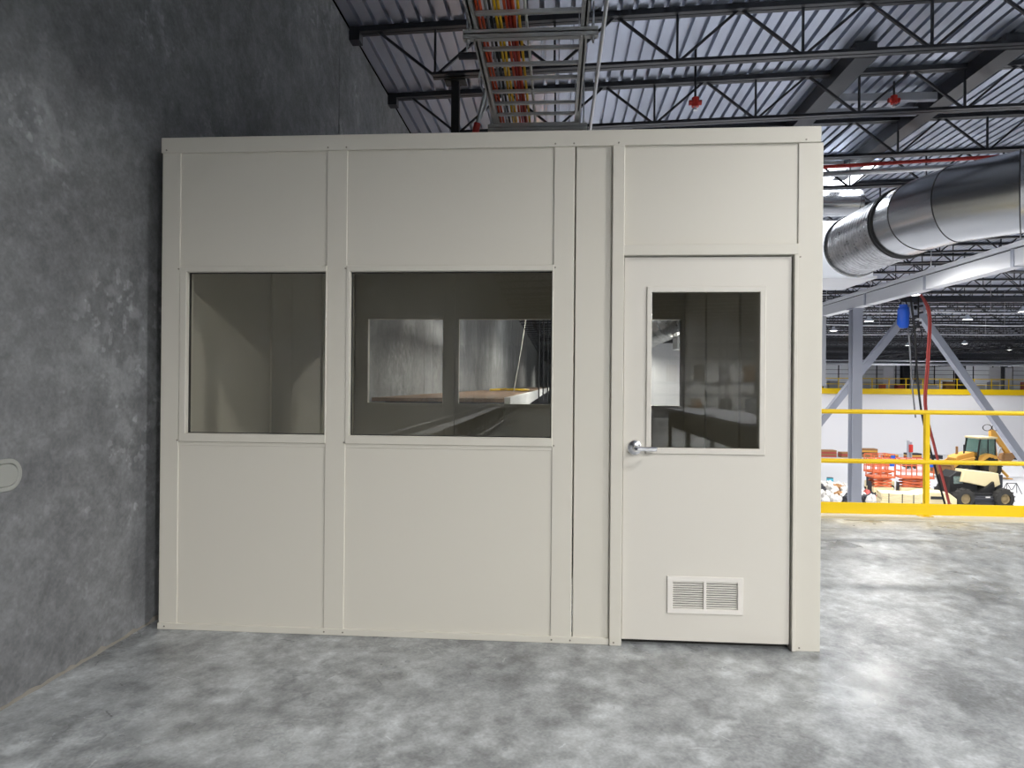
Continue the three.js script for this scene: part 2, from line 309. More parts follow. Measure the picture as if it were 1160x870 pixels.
  for (const [x, y, z] of [[.135, 2.748, .009], [1.082, 2.748, .009], [1.188, 2.748, .009], [2.362, 2.748, .009], [2.464, 2.748, .009], [2.708, 2.748, .009], [3.705, 2.748, .009], [.145, .018, .007], [1.082, .018, .007], [1.19, .018, .007], [2.362, .018, .007], [2.464, .018, .007], [2.700, .018, .017], [3.69, .018, .001], [.209, 2.068, .001], [.209, 1.085, .001], [1.186, 2.068, .001], [1.186, 1.085, .001], [2.366, 2.068, .001], [2.366, 1.085, .001], [3.681, 2.12, .001]]) P('screw', sg.clone().translate(x, y, z), M.screw);
  // sides, rear wall with three windows, roof
  P('side_panel', bx(.112, .17, 0, 2.76, D, -.072)); P('side_panel', bx(3.728, 3.786, 0, 2.76, D, -.072));
  for (const x of [[.165, .185], [3.713, 3.733]]) for (const z of [-1.35, -2.45]) P('inner_post', bx(x[0], x[1], 0, 2.76, z - .055, z + .055, .003));
  const wins = [[.317, 1.143], [1.318, 2.470], [2.640, 3.687]];
  P('rear_panel', plate(.112, 3.786, 0, 2.76, wins.map(w => [w[0] - .03, w[1] + .0, 1.18, 2.155]), D, D + .06));
  for (const [a, b] of wins) { const f = P('window_frame', plate(a - .035, b + .005, 1.175, 2.160, [[a, b, 1.212, 2.126]], D - .004, D + .066, .002)); part('glass_pane', bx(a - .002, b + .002, 1.21, 2.128, D + .03, D + .034), M.glass, f); }
  for (const x of [1.22, 2.55]) P('inner_post', bx(x - .055, x + .055, 0, 2.76, D + .05, D + .085, .003));
  P('roof_panel', bx(.107, 3.788, 2.755, H - .002, D, -.06));
}

// ------------------------------------------------------------------ on the left wall
{
  const s = new THREE.Shape(); const L = .19, h = .067; s.moveTo(-L, -h); s.lineTo(L, -h); s.absarc(L, 0, h, -Math.PI / 2, Math.PI / 2, false); s.lineTo(-L, h); s.absarc(-L, 0, h, Math.PI / 2, Math.PI * 1.5, false);
  const t = new THREE.Shape(); const h2 = .054; t.moveTo(-L, -h2); t.lineTo(L, -h2); t.absarc(L, 0, h2, -Math.PI / 2, Math.PI / 2, false); t.lineTo(-L, h2); t.absarc(-L, 0, h2, Math.PI / 2, Math.PI * 1.5, false);
  s.holes.push(new THREE.Path(t.getPoints(20)));
  const g = thing('cover_plate', 'oblong grey cover plate set in the concrete wall at left', 'cover plate', [0, 1.008, 1.115], Math.PI / 2);
  part('rim', new THREE.ExtrudeGeometry(s, { depth: .006, bevelEnabled: true, bevelThickness: .004, bevelSize: .004, bevelSegments: 2, curveSegments: 20 }), M.capPlate, g);
  part('plate', new THREE.ExtrudeGeometry(t, { depth: .006, bevelEnabled: true, bevelThickness: .003, bevelSize: .003, bevelSegments: 2, curveSegments: 20 }).scale(.97, .86, .8).translate(0, 0, 0), M.capPlate, g);
}

// ------------------------------------------------------------------ cable tray above the booth
{
  const g = thing('cable_tray', 'galvanised ladder cable tray running overhead above the booth', 'cable tray', [0, 3.6, 0]);
  const zA = 7, zB = -14, x0 = 1.83, x1 = 2.545;
  for (const x of [x0, x1]) { const s = x === x0 ? 1 : -1; part('side_rail', [bx(x - .012, x + .012, .06, .17, zB, zA), bx(Math.min(x, x + s * .035), Math.max(x, x + s * .035), .06, .068, zB, zA), bx(Math.min(x, x + s * .03), Math.max(x, x + s * .03), .163, .17, zB, zA)], M.tray, g); }
  const rg = bx(x0 + .01, x1 - .01, .068, .092, -.013, .013, .003);
  for (let z = zA - .1; z > zB; z -= .213) part('rung', rg, M.tray, g).position.z = z;
  const hang = (z, label, group) => {
    const t = thing('trapeze_hanger', label, 'hanger', [0, 3.6, z], 0, group);
    for (const y of [0, .03]) part('strut', [bx(1.77, 2.62, y, y + .006, -.022, .022), bx(1.77, 2.62, y, y + .028, .018, .022), bx(1.77, 2.62, y, y + .028, -.022, -.018)], M.tray, t);
    for (const x of [1.80, 2.59]) { const rd = part('threaded_rod', rod([x, -.04, 0], [x, deckY(x) - 3.6 - .05, 0], .006, 8), M.silver, t); part('nut', [rod([x, -.02, 0], [x, 0, 0], .014, 6), rod([x, .06, 0], [x, .08, 0], .014, 6)], M.silver, rd); }
  };
  hang(-.50, 'nearer double-strut trapeze hanger under the cable tray'); hang(-2.0, 'farther strut trapeze hanger just above the booth roof edge');
  for (const z of [1.0, 2.5, 4.0, 5.5, -3.5, -5.0, -6.5, -8.0]) hang(z, 'strut trapeze hanger of the cable tray out of view', 'trapeze hangers out of view');
  const r = rng(12);
  const cs = [['orangeCable', 'orange', 1.875], ['orangeCable', 'orange', 1.90], ['greyCable', 'grey', 1.93], ['blackCable', 'black', 1.955], ['yellowCable', 'yellow', 1.985], ['yellowCable', 'yellow', 2.010], ['orangeCable', 'orange', 2.045], ['redCable', 'red', 2.068], ['orangeCable', 'orange', 2.10], ['redCable', 'red', 2.084], ['yellowCable', 'yellow', 2.128], ['whiteCable', 'white', 2.15]];
  const spot = ['nearest the left rail', 'second from the left rail', 'beside the left orange pair', 'between grey and yellow cables', 'left of the yellow pair', 'right of the yellow pair', 'just right of the yellow pair', 'left of the red pair', 'right of the red pair', 'right of the red pair, resting higher', 'second from the right of the bundle', 'rightmost of the bundle'];
  cs.forEach(([m, c, x], i) => { const pts = []; for (let z = zA; z >= zB; z -= 1) pts.push([x + .004 * (r() - .5) + (m === 'whiteCable' ? .03 * (zA - z) / 10 : 0), 3.6 + .105 + .006 * r() + (i === 9 ? .02 : 0), z]); solo('cable', tube(pts, .0095, 60, 7), M[m], c + ' cable in the overhead tray, ' + spot[i], 'cable', 'cables in the tray'); });
  solo('conduit', rod([2.66, 3.72, 7], [2.66, 3.72, -14], .014, 10), M.silver, 'thin silver conduit running along the right of the cable tray', 'conduit');
}
// black post and sprinkler parts left of the tray
{
  const p = thing('steel_post', 'black steel post between booth roof and roof joist, left of tray', 'post', [1.205, 0, -3.75]);
  part('shaft', bx(-.045, .045, .005, 4.86, -.045, .045, .006), M.black, p); part('cap_plate', bx(-.12, .12, 4.846, 4.864, -.08, .08), M.black, p); part('base_plate', bx(-.12, .12, 0, .015, -.12, .12), M.black, p);
  const s = thing('sprinkler_pipe', 'sprinkler pipe with red fittings left of the cable tray', 'pipe', [1.55, 0, -3.0]);
  part('drop_pipe', rod([0, 4.06, 0], [.16, 4.62, .1], .022, 10), M.silver, s); part('main_pipe', rod([-.18, 4.72, .1], [.55, 4.72, .1], .035, 12), M.darkSteel, s);
  part('red_coupling', rod([.06, 4.72, .1], [.16, 4.72, .1], .062, 14), M.red, s); part('red_coupling', rod([-.02, 3.98, 0], [.0, 4.08, .0], .035, 12), M.red, s); part('hanger_rod', [rod([.4, 4.74, .1], [.4, deckY(2) - .03, .1], .008, 6), rod([-.1, 4.74, .1], [-.1, deckY(1.5) - .03, .1], .008, 6)], M.silver, s); part('flexible_hose', tube([[.02, 4.1, 0], [.1, 4.3, .02], [.02, 4.5, .05], [.1, 4.7, .1]], .012, 20, 6), M.silver, s);
}
for (const [x, y, z, l] of [[4.06, 4.93, -4.6, 'dark red sprinkler head between the first two roof joists'], [7.02, 5.42, -5.8, 'dark red sprinkler head near the roof opening frame']]) {
  const s = thing('ceiling_sprinkler', l, 'sprinkler', [x, y, z]); part('body', [rod([0, -.05, 0], [0, .06, 0], .045, 10), rod([-.075, 0, 0], [.075, 0, 0], .032, 10)], M.red, s); part('drop', rod([0, .06, 0], [0, deckY(x) - y, 0], .015, 8), M.darkSteel, s); part('nozzle', [rod([0, -.09, 0], [0, -.05, 0], .012, 8), rod([0, -.095, 0], [0, -.09, 0], .03, 10)], M.silver, s);
}

// ------------------------------------------------------------------ ducts and pipes on the right
{
  const R = .53, cx = 7.78, cy = 4.0, zF = -8.65, zN = -7.0, RR = 1.5;
  const g = thing('round_duct', 'large galvanised round duct with ribbed section and segmented elbow', 'duct', [0, cy, 0]);
  const pts = []; const n = 150; for (let i = 0; i <= n; i++) { const t = i / n; pts.push(new THREE.Vector2(R + .012 * Math.pow(.5 + .5 * Math.cos(t * Math.PI * 2 * 16), 6), t * (zN - zF))); }
  part('ribbed_pipe', metric(new THREE.LatheGeometry(pts, 64).rotateX(Math.PI / 2).translate(cx, 0, zF)), M.galv, g);
  const ring = (z, r0, w, m, nm) => part(nm, new THREE.LatheGeometry([[r0 - .03, 0], [r0, 0], [r0 + .004, w * .3], [r0 + .004, w * .7], [r0, w], [r0 - .03, w]].map(p => new THREE.Vector2(...p)), 64).rotateX(Math.PI / 2).translate(cx, 0, z), m, g);
  ring(zF - .03, R + .035, .04, M.ductBand, 'end_flange'); ring(zN - .01, R + .03, .03, M.ductSeam, 'flange'); ring(zN + .05, R + .026, .03, M.ductSeam, 'flange');
  // elbow of straight gores in plan around (cx+RR, zE)
  const zE = zN + .40, ax = cx + RR, seams = [-15.4, 5, 27, 55, 105].map(a => a * Math.PI / 180);
  // centre line points where seams cut it
  const at = a => a <= 0 ? [cx, zN + .08] : [ax - RR * Math.cos(a), zE + RR * Math.sin(a)];
  const cut = (px, pz, dx, dz, nx, nz, q) => { // ring of the gore cut by the seam plane through (px,pz) with plan normal (nx,nz)
    const out = []; for (let k = 0; k <= 64; k++) { const t = k / 64 * Math.PI * 2, y = R * Math.sin(t), s = R * Math.cos(t); const ox = -dz * s, oz = dx * s; const den = dx * nx + dz * nz; const tt = -(ox * nx + oz * nz) / den; out.push([px + ox + dx * tt, y, pz + oz + dz * tt]); } return out; };
  const C = seams.map(at); C.push([12.5, zE + RR]); C.splice(4, 1);
  const A = [0, 5, 27, 55, 90].map(a => a * Math.PI / 180);
  for (let i = 0; i + 1 < C.length; i++) {
    const [x0, z0] = C[i], [x1, z1] = C[i + 1], L = Math.hypot(x1 - x0, z1 - z0), dx = (x1 - x0) / L, dz = (z1 - z0) / L;
    const n0 = [Math.sin(A[i]), Math.cos(A[i])], n1 = [Math.sin(A[i + 1]), Math.cos(A[i + 1])];
    const r0 = cut(x0, z0, dx, dz, n0[0], n0[1]), r1 = cut(x1, z1, dx, dz, n1[0], n1[1]);
    const P = [], I = []; for (let k = 0; k <= 64; k++) P.push(...r0[k], ...r1[k]); for (let k = 0; k < 64; k++) { const a = 2 * k; I.push(a, a + 1, a + 2, a + 1, a + 3, a + 2); }
    const gg = new THREE.BufferGeometry(); gg.setAttribute('position', new THREE.Float32BufferAttribute(P, 3)); gg.setIndex(I); gg.computeVertexNormals(); metric(gg);
    part('elbow_gore', gg, M.ductSmooth, g);
    if (i) part('seam', tube(r0.map(p => p), .008, 64, 6), M.ductSeam, g);
  }
}
solo('rectangular_duct', [bx(6.6, 9.0, 3.75, 4.95, -12.2, -10.6, .02), bx(6.6, 9.05, 3.72, 3.77, -12.25, -10.55), ...[6.9, 8.7].map(x => rod([x, 4.9, -12.2], [x, 5.06 + .03 * x - .2, -12.2], .012, 6))], M.whiteBeam, 'white rectangular duct section behind the end of round duct', 'duct');
{ const g = thing('small_round_duct', 'smaller galvanised round duct crossing under the skylight', 'duct', [0, 5.05, -9.65]); part('pipe', rod([5.0, 0, 0], [8.2, 0, 0], .25, 40), M.ductSmooth, g); part('end_band', rod([8.2, 0, 0], [8.27, 0, 0], .262, 40), M.ductBand, g); for (const x of [5.3, 6.3]) part('hanger_rod', rod([x, .2, 0], [x, deckY(x) - 5.11, 0], .01, 6), M.silver, g); }
solo('fire_main', [rod([5.2, 4.99, -7.5], [12.6, 5.34, -7.5], .030, 12)], M.red, 'red sprinkler pipe running left to right above the duct', 'pipe');
solo('branch_pipe', [rod([8.75, 4.86, -7.7], [10.6, 5.10, -6.9], .022, 10)], M.orange, 'orange-red pipe slanting up to the right above the duct', 'pipe');
solo('air_pipe', [rod([5.4, 5.12, -8.3], [11.4, 5.40, -8.3], .05, 12)], M.silver, 'pale pipe running below the red sprinkler pipe', 'pipe');

// white runway beam on a column, with a chevron brace
{
  const g = thing('runway_beam', 'long white runway beam receding into the hall under the duct', 'beam', [11.8, 0, 0]);
  part('girder', bx(-.15, .15, 3.93, 4.27, -60, -6.6, .01), M.whiteBeam, g); part('top_flange', bx(-.19, .19, 4.30, 4.40, -60, -6.6, .01), M.whiteBeam, g); part('web_gap', bx(-.10, .10, 4.265, 4.305, -60, -6.6), M.darkSteel, g);
  for (let z = -7.2; z > -40; z -= 3.2) { const c = part('splice_clip', bx(-.165, .165, 3.92, 4.28, z - .05, z + .05), M.greySteel, g); part('hanger_rod', rod([0, 4.39, z], [0, deckY(11.8) - .05, z], .012, 6), M.silver, c); }
  const c = thing('steel_column', 'grey steel column standing behind the yellow railing', 'column', [11.8, 0, -17.75]);
  part('shaft', [bx(-.15, .15, -4.9, 3.92, -.15, -.125), bx(-.15, .15, -4.9, 3.92, .125, .15), bx(-.01, .01, -4.9, 3.92, -.125, .125)], M.greySteel, c); part('cap', bx(-.2, .2, 3.90, 3.928, -.2, .2), M.greySteel, c);
  const b = thing('chevron_brace', 'grey inverted-V steel brace behind the hoses', 'brace', [0, 0, -18.3]);
  part('brace_arm', bar([13.85, 4.10, 0], [6.95, -4.9, 0], .22, .2), M.greySteel, b); part('brace_arm', bar([13.85, 4.10, 0], [20.05, -4.9, 0], .22, .2), M.greySteel, b); part('gusset', bx(13.5, 14.2, 3.75, 4.25, -.03, .03), M.greySteel, b); part('head_beam', bx(12.05, 26, 4.2, 4.36, -.1, .1), M.darkSteel, b);
  const h = thing('chain_bag', 'blue chain bag hanging under the white beam', 'bag', [11.95, 3.08, -15.2]);
  const bagShape = new THREE.LatheGeometry([[.02, 0], [.11, .02], [.15, .12], [.165, .26], [.155, .42], [.145, .52], [.12, .58], [.10, .60], [.115, .66]].map(p => new THREE.Vector2(...p)), 28).scale(1, 1, .7); { const p = bagShape.attributes.position; for (let i = 0; i < p.count; i++) { const x = p.getX(i), y = p.getY(i), z = p.getZ(i), f = 1 + .10 * Math.sin(y * 31 + x * 20) + .08 * Math.sin(z * 60 + y * 12); p.setXYZ(i, x * f, y, z * f); } bagShape.computeVertexNormals(); }
  part('bag', bagShape, M.blue, h); part('strap', tube([[-.1, .64, 0], [0, .86, 0], [.1, .64, 0]], .015, 12, 6), M.black, h);
  const k = thing('hoist_cluster', 'tangle of black valves and cables beside blue chain bag', 'hoist', [12.35, 3.0, -15.2]);
  const r = rng(77); for (let i = 0; i < 9; i++) { const y = .05 + i * .09, x = -.08 + .16 * r(); part('valve', i % 2 ? rod([x - .06, y, 0], [x + .06, y + .03, .03], .03, 8) : bx(x - .045, x + .045, y - .03, y + .04, -.04, .04, .008), i % 3 ? M.darkSteel : M.silver, k); }
  part('cable_loop', tube([[-.05, .1, 0], [-.22, -.2, .03], [-.05, -.42, .03], [.1, -.15, 0], [.02, .2, 0]], .014, 30, 6), M.black, k); part('spine', rod([0, 0, 0], [0, .98, 0], .022, 8), M.black, k);
  const hose = (pts, rr, m, l) => solo('hose', tube(pts, rr, 50, 8), m, l, 'hose', 'hanging hoses');
  hose([[12.35, 4.0, -15.1], [12.52, 3.6, -15], [12.52, 2.2, -15], [12.46, .9, -15], [12.7, -.2, -15], [13.15, -2, -15], [13.6, -4.8, -15]], .036, M.redHose, 'thicker faded red hose hanging below the white beam');
  hose([[12.30, 4.0, -15], [12.44, 3.5, -14.9], [12.45, 2.2, -14.95], [12.40, .9, -14.95], [12.66, -.3, -14.9], [13.10, -2, -14.9], [13.5, -4.8, -14.9]], .022, M.redHose, 'thinner dull red hose hanging left of faded red one');
  hose([[12.05, 4.0, -15.05], [12.15, 3.0, -15], [12.25, 1.8, -15.05], [12.36, .7, -15.0], [12.62, -.4, -15], [13.05, -2, -15]], .028, M.black, 'black hose curving down beside the red hoses');
  hose([[11.93, 3.925, -15.45], [12.10, 3.75, -15.45], [12.22, 3.0, -15.45], [12.32, 1.6, -15.45], [12.4, .6, -15.4]], .022, M.greyCable, 'grey cable hanging next to the black hose');
}
solo('grey_baffle', [bx(6.0, 6.63, 1.44, 2.55, -7.15, -7.05, .01), bx(6.25, 6.30, 2.5, 5.04, -7.12, -7.08)], M.greySteel, 'narrow grey panel just beside the booth corner behind railing', 'panel');

// ------------------------------------------------------------------ yellow railing at the deck edge
{
  const g = thing('safety_railing', 'yellow safety railing with toe board at the deck edge', 'railing', [0, 0, -3.90]);
  part('top_rail', rod([3.95, 1.155, 0], [22, 1.155, 0], .026, 14), M.yellow, g); part('mid_rail', rod([3.95, .605, 0], [22, .605, 0], .026, 14), M.yellow, g);
  part('toe_board', bx(3.95, 22, .025, .15, .02, .032, .003), M.yellow, g);
  for (const x of [4.45, 6.46, 8.46, 10.46, 12.46, 14.46, 16.46, 18.46, 20.46]) { const p = part('post', bx(x - .025, x + .025, .004, 1.155, -.032, .018, .006), M.yellow, g); part('foot_plate', bx(x - .07, x + .07, .004, .012, -.07, .018), M.yellow, p); }
}

// ------------------------------------------------------------------ far deck with white wall, railing and partition
{
  const f = struct('far_deck', [bx(16, XR, .9, 1.15, Z0, -62), bx(16, XR, -4.9, .9, -62.3, -62)], M.white);
  part('edge_beam', bx(16, XR, .85, 1.38, -61.99, -61.8), M.yellow, f);
  struct('hall_partition', bx(5, 16.5, -4.9, 4.6, -45.4, -45), M.white);
  const g = thing('far_railing', 'small yellow railing on top of the far white wall', 'railing', [0, 1.15, -62.1]);
  part('top_rail', bx(16, XR, 1.17, 1.24, -.03, .03), M.yellow, g); part('mid_rail', bx(16, XR, .62, .68, -.03, .03), M.yellow, g);
  for (let x = 20.3; x < 70; x += 1.58) part('post', bx(x - .035, x + .035, 0, 1.2, -.035, .035), M.yellow, g);
  const w = thing('wire_partition', 'black framed wire partition behind the far yellow railing', 'partition', [0, 1.15, -66]);
  for (let x = 20; x < 66; x += 1.9) part('post', bx(x - .04, x + .04, 0, 2.6, -.04, .04), M.black, w);
  for (let y = .35; y < 2.6; y += .45) part('wire_rail', bx(20, 66, y - .018, y + .018, -.02, .02), M.black, w);
  const panel = (x0, x1, l) => { const p = thing('white_door', l, 'door', [(x0 + x1) / 2, 1.15, -64.5]); const d = (x1 - x0) / 2; part('leaf', bx(-d, d, 0, 2.35, -.04, .04, .01), M.white, p); part('frame', [bx(-d - .06, -d, 0, 2.42, -.05, .05), bx(d, d + .06, 0, 2.42, -.05, .05), bx(-d - .06, d + .06, 2.36, 2.42, -.05, .05)], M.whiteBeam, p); };
  panel(35.2, 36.1, 'white door panel on the far deck left of the hoses'); panel(45.4, 46.3, 'white door panel on the far deck near right edge'); panel(46.9, 47.4, 'narrow white panel at the far right of the far deck');
  const r = rng(3);
  for (let i = 0; i < 26; i++) { const x = 22 + i * 1.55 + .5 * r(), hgt = .3 + .7 * r(), wd = .4 + .6 * r(); const p = thing('stored_crate', ORD[i] + ' small crate from the left behind the far yellow railing', 'crate', [x, 1.15, -63.6 - .5 * r()], 0, 'crates on the far deck'); part('body', bx(-wd / 2, wd / 2, .06, hgt, -.3, .3, .02), [M.brown, M.darkSteel, M.redHose, M.greySteel, M.black][Math.floor(r() * 5)], p); part('runner', [bx(-wd / 2, -wd / 2 + .08, 0, .06, -.3, .3), bx(wd / 2 - .08, wd / 2, 0, .06, -.3, .3)], M.brown, p); }
  for (const [x, l] of [[55.4, 'left'], [63.5, 'middle'], [70.1, 'right']]) { const c = thing('dark_column', 'dark column far behind the far railing, ' + l + ' of three', 'column', [x, 1.15, -100]); part('shaft', [bx(-.5, .5, 0, 4.6, -.5, -.35), bx(-.5, .5, 0, 4.6, .35, .5), bx(-.1, .1, 0, 4.6, -.35, .35)], M.joist, c); }
  solo('service_pipe', [rod([16, 4.4, -80], [XR - .2, 4.4, -80], .16, 10), rod([16, 4.5, -72], [XR - .2, 4.5, -72], .08, 8)], M.silver, 'long grey pipes crossing below the dark far roof', 'pipe');
}

for (const [y, z, x0, x1, l] of [[4.45, -23.5, 13.2, 30, 'nearest pale conduit crossing the hall above the hoses'], [4.30, -27.2, 14.3, 36, 'second pale conduit crossing the hall above the hoses'], [4.42, -34, 15, 44, 'farthest pale conduit crossing the hall above the hoses']]) {
  const c = thing('long_conduit', l, 'conduit', [0, 0, 0]); part('tube', tube(Array.from({ length: 9 }, (_, i) => [x0 + (x1 - x0) * i / 8, y + (i % 2 ? -.03 : .02), z]), .028, 48, 8), M.silver, c);
  for (let i = 1; i < 8; i += 2) part('hanger_rod', rod([x0 + (x1 - x0) * i / 8, y, z], [x0 + (x1 - x0) * i / 8, 5.84, z], .008, 6), M.silver, c);
}

// ------------------------------------------------------------------ machines on the hall floor
const GY = -4.9;
function wheel(parent, x, y, z, r, w, rimMat = M.rim) {
  const t = part('wheel', [new THREE.LatheGeometry([[r * .52, -w / 2], [r * .9, -w / 2], [r, -w * .32], [r, w * .32], [r * .9, w / 2], [r * .52, w / 2]].map(p => new THREE.Vector2(...p)), 24).rotateX(Math.PI / 2), ...Array.from({ length: 14 }, (_, i) => { const a = i / 14 * Math.PI * 2; return new THREE.BoxGeometry(.08 * r, .12 * r, w * .9).translate(0, r, 0).rotateZ(a); })], M.rubber, parent); t.position.set(x, y, z);
  part('hub', new THREE.LatheGeometry([[0, w * .3], [r * .2, w * .32], [r * .25, w * .2], [r * .5, w * .25], [r * .54, w * .45], [r * .54, -w * .45], [0, -w * .3]].map(p => new THREE.Vector2(...p)), 18).rotateX(Math.PI / 2), rimMat, t);
}
{ // backhoe loader, bucket to the left, folded boom to the right
  const g = thing('backhoe_loader', 'tan backhoe loader with glazed cab parked by the white wall', 'backhoe', [32.3, GY, -45.4], .18);
  part('hood', profile([[-1.75, .85], [-.35, .85], [-.35, 1.75], [-.6, 1.8], [-1.6, 1.55], [-1.78, 1.4]], -.4, .4, .03), M.tan, g);
  part('chassis', profile([[-1.9, .5], [1.4, .5], [1.5, .95], [-1.9, .95]], -.45, .45, .02), M.darkSteel, g);
  part('exhaust_stack', rod([-1.0, 1.7, .2], [-1.0, 2.35, .2], .05, 10), M.darkSteel, g); part('air_intake', rod([-1.3, 1.6, -.1], [-1.3, 2.2, -.1], .08, 10), M.brown, g);
  const cab = part('cab', [bar([-.35, 1.2, .62], [-.10, 2.80, .58], .08), bar([-.35, 1.2, -.62], [-.10, 2.80, -.58], .08), bar([1.1, 1.2, .62], [1.05, 2.80, .58], .08), bar([1.1, 1.2, -.62], [1.05, 2.80, -.58], .08), bar([.5, 1.2, .62], [.5, 2.80, .58], .07), bx(-.35, 1.1, .8, 1.35, -.64, .64, .03)], M.black, g);
  part('cab_roof', bx(-.22, 1.2, 2.78, 2.92, -.68, .68, .04), M.cream, cab); part('cab_glass', [bx(-.2, 1.05, 1.35, 2.78, .59, .60), bx(-.2, 1.05, 1.35, 2.78, -.60, -.59), bx(1.07, 1.08, 1.35, 2.78, -.58, .58)], M.cabGlass, cab); part('seat', [bx(.25, .75, 1.3, 1.5, -.25, .25, .05), bx(.65, .8, 1.45, 2.1, -.25, .25, .05)], M.black, cab);
  part('rear_fender', profile([[-.3, 1.25], [-.1, 1.62], [.35, 1.75], [.8, 1.62], [1.1, 1.3], [.95, 1.3], [.35, 1.55], [-.1, 1.3]], -.95, -.5, .02), M.tan, g); part('rear_fender', profile([[-.3, 1.25], [-.1, 1.62], [.35, 1.75], [.8, 1.62], [1.1, 1.3], [.95, 1.3], [.35, 1.55], [-.1, 1.3]], .5, .95, .02), M.tan, g);
  for (const s of [-1, 1]) { wheel(g, .55, .72, s * .82, .72, .42); wheel(g, -1.45, .5, s * .78, .5, .32); part('loader_arm', profile([[-.6, 1.35], [-.5, 1.5], [-1.6, 1.3], [-2.5, .75], [-2.55, .55], [-2.4, .55], [-1.6, 1.1]], s * .62 - .06, s * .62 + .06), M.tan, g); }
  part('loader_bucket', profile([[-2.35, .25], [-2.5, 1.0], [-2.9, 1.05], [-2.62, .85], [-2.6, .4], [-3.05, .25]], -1.05, 1.05), M.brown, g);
  part('boom', profile([[1.45, .95], [1.75, 1.0], [1.62, 2.0], [1.42, 3.3], [1.22, 3.35], [1.2, 3.1], [1.35, 2.0]], -.13, .13, .02), M.tan, g);
  part('dipper', profile([[1.25, 3.4], [1.5, 3.35], [2.75, 1.75], [2.75, 1.5], [2.6, 1.5], [1.4, 3.0]], -.1, .1, .02), M.tan, g);
  part('digging_bucket', profile([[2.1, 1.25], [2.2, 1.65], [2.7, 1.75], [2.95, 1.6], [2.8, 1.3], [2.5, 1.1]], -.3, .3, .02), M.brown, g); part('cylinder', rod([1.6, 1.2, 0], [2.2, 2.3, 0], .06, 8), M.silver, g);
  for (const s of [-1, 1]) { part('hose_loop', new THREE.TorusGeometry(.28, .03, 6, 20).scale(1.25, .8, 1).translate(1.3 + s * .36, 3.55, .05), M.black, g); part('stabiliser', [bar([1.5, .7, s * .5], [1.7, .15, s * 1.0], .14), bx(1.5, 1.9, 0, .06, s * 1.0 - .2, s * 1.0 + .2)], M.tan, g); }
}
{ // telehandler seen from the rear corner
  const g = thing('telehandler', 'cream and black telehandler with big wheels behind the railing', 'telehandler', [24.85, GY, -33.5], .1);
  part('boom', profile([[-.75, 1.35], [-.6, 1.95], [1.25, 1.75], [1.35, 1.2], [1.0, 1.0], [-.2, 1.25]], -.35, .35, .03), M.cream, g);
  part('boom_head', [bx(1.2, 1.55, 1.0, 1.7, -.3, .3, .03), bx(1.25, 1.5, .6, 1.05, -.2, .2, .03)], M.darkSteel, g);
  part('cab_body', [profile([[-1.3, .7], [-1.3, 1.55], [-.9, 1.85], [-.3, 1.75], [.2, 1.3], [.2, .7]], -.75, .2, .03)], M.black, g); part('cab_window', bx(-1.1, -.6, 1.2, 1.6, .2, .215), M.cabGlass, g);
  part('chassis', [bx(-1.3, 1.3, .42, .75, -.5, .6, .04), profile([[.1, .75], [.9, 1.35], [1.0, .75]], -.2, .5)], M.black, g); part('axle_housing', [bx(-.35, .75, .15, .62, .5, .75, .05), rod([-1.1, .45, .7], [1.2, .45, .7], .1, 12)], M.darkSteel, g); part('plate', bx(.25, .5, .45, .6, .752, .76), M.paper, g);
  for (const [x, z] of [[-.95, .75], [1.2, .75], [-.95, -.8], [1.2, -.8]]) wheel(g, x, .5, z, .52, .4);
}
function scissorLift(x, z, turn, w, label) {
  const g = thing('scissor_lift', label, 'lift', [x, GY, z], turn);
  part('chassis', bx(-w / 2, w / 2, .2, .62, -.4, .4, .04), M.cream, g); part('ladder', [bx(-w / 2 - .03, -w / 2, .2, .9, -.2, .2)], M.darkSteel, g);
  for (const s of [-1, 1]) for (const t of [-1, 1]) wheel(g, s * w * .36, .19, t * .36, .19, .14, M.paper);
  for (let k = 0; k < 3; k++) for (const t of [-1, 1]) part('scissor_arm', [bar([-w * .42, .65 + k * .17, t * .25], [w * .42, .80 + k * .17, t * .25], .05, .07), bar([w * .42, .65 + k * .17, t * .29], [-w * .42, .80 + k * .17, t * .29], .05, .07)], M.orange, g);
  part('platform', bx(-w / 2 - .05, w / 2 + .05, 1.16, 1.26, -.42, .42, .01), M.orange, g);
  const rails = []; for (const t of [-.4, .4]) { for (const y of [1.55, 1.9, 2.25]) rails.push(bar([-w / 2, y, t], [w / 2, y, t], .045)); for (let k = 0; k <= 3; k++) { const xx = -w / 2 + k * w / 3; rails.push(bar([xx, 1.2, t], [xx, 2.25, t], .045)); } } for (const xx of [-w / 2, w / 2]) for (const y of [1.55, 1.9, 2.25]) rails.push(bar([xx, y, -.4], [xx, y, .4], .045));
  part('guard_rail', rails, M.orange, g); part('control_box', bx(w / 2 - .3, w / 2 - .05, 1.85, 2.2, .38, .5, .02), M.blue, g);
}
scissorLift(21.1, -35.6, .1, 1.2, 'smaller orange scissor lift just right of the grey column');
scissorLift(23.0, -35.6, -.12, 1.7, 'larger orange scissor lift behind the railing post');
scissorLift(22.3, -38.2, .3, 1.5, 'orange scissor lift half hidden behind the other two');
{ const g = thing('utility_cart', 'low cream utility cart in front of the scissor lifts', 'cart', [22.0, GY, -32.1]); part('body', profile([[-1.0, .35], [-1.0, .78], [-.4, .95], [.6, .9], [1.0, .6], [1.0, .35]], -.5, .5, .04), M.cream, g); part('bumper', bx(-1.05, 1.05, .2, .36, -.55, .55, .03), M.darkSteel, g); part('vent', bx(-.3, .3, .6, .75, .54, .56), M.black, g); for (const x of [-.65, .65]) for (const z of [-.45, .45]) wheel(g, x, .2, z, .2, .16); }
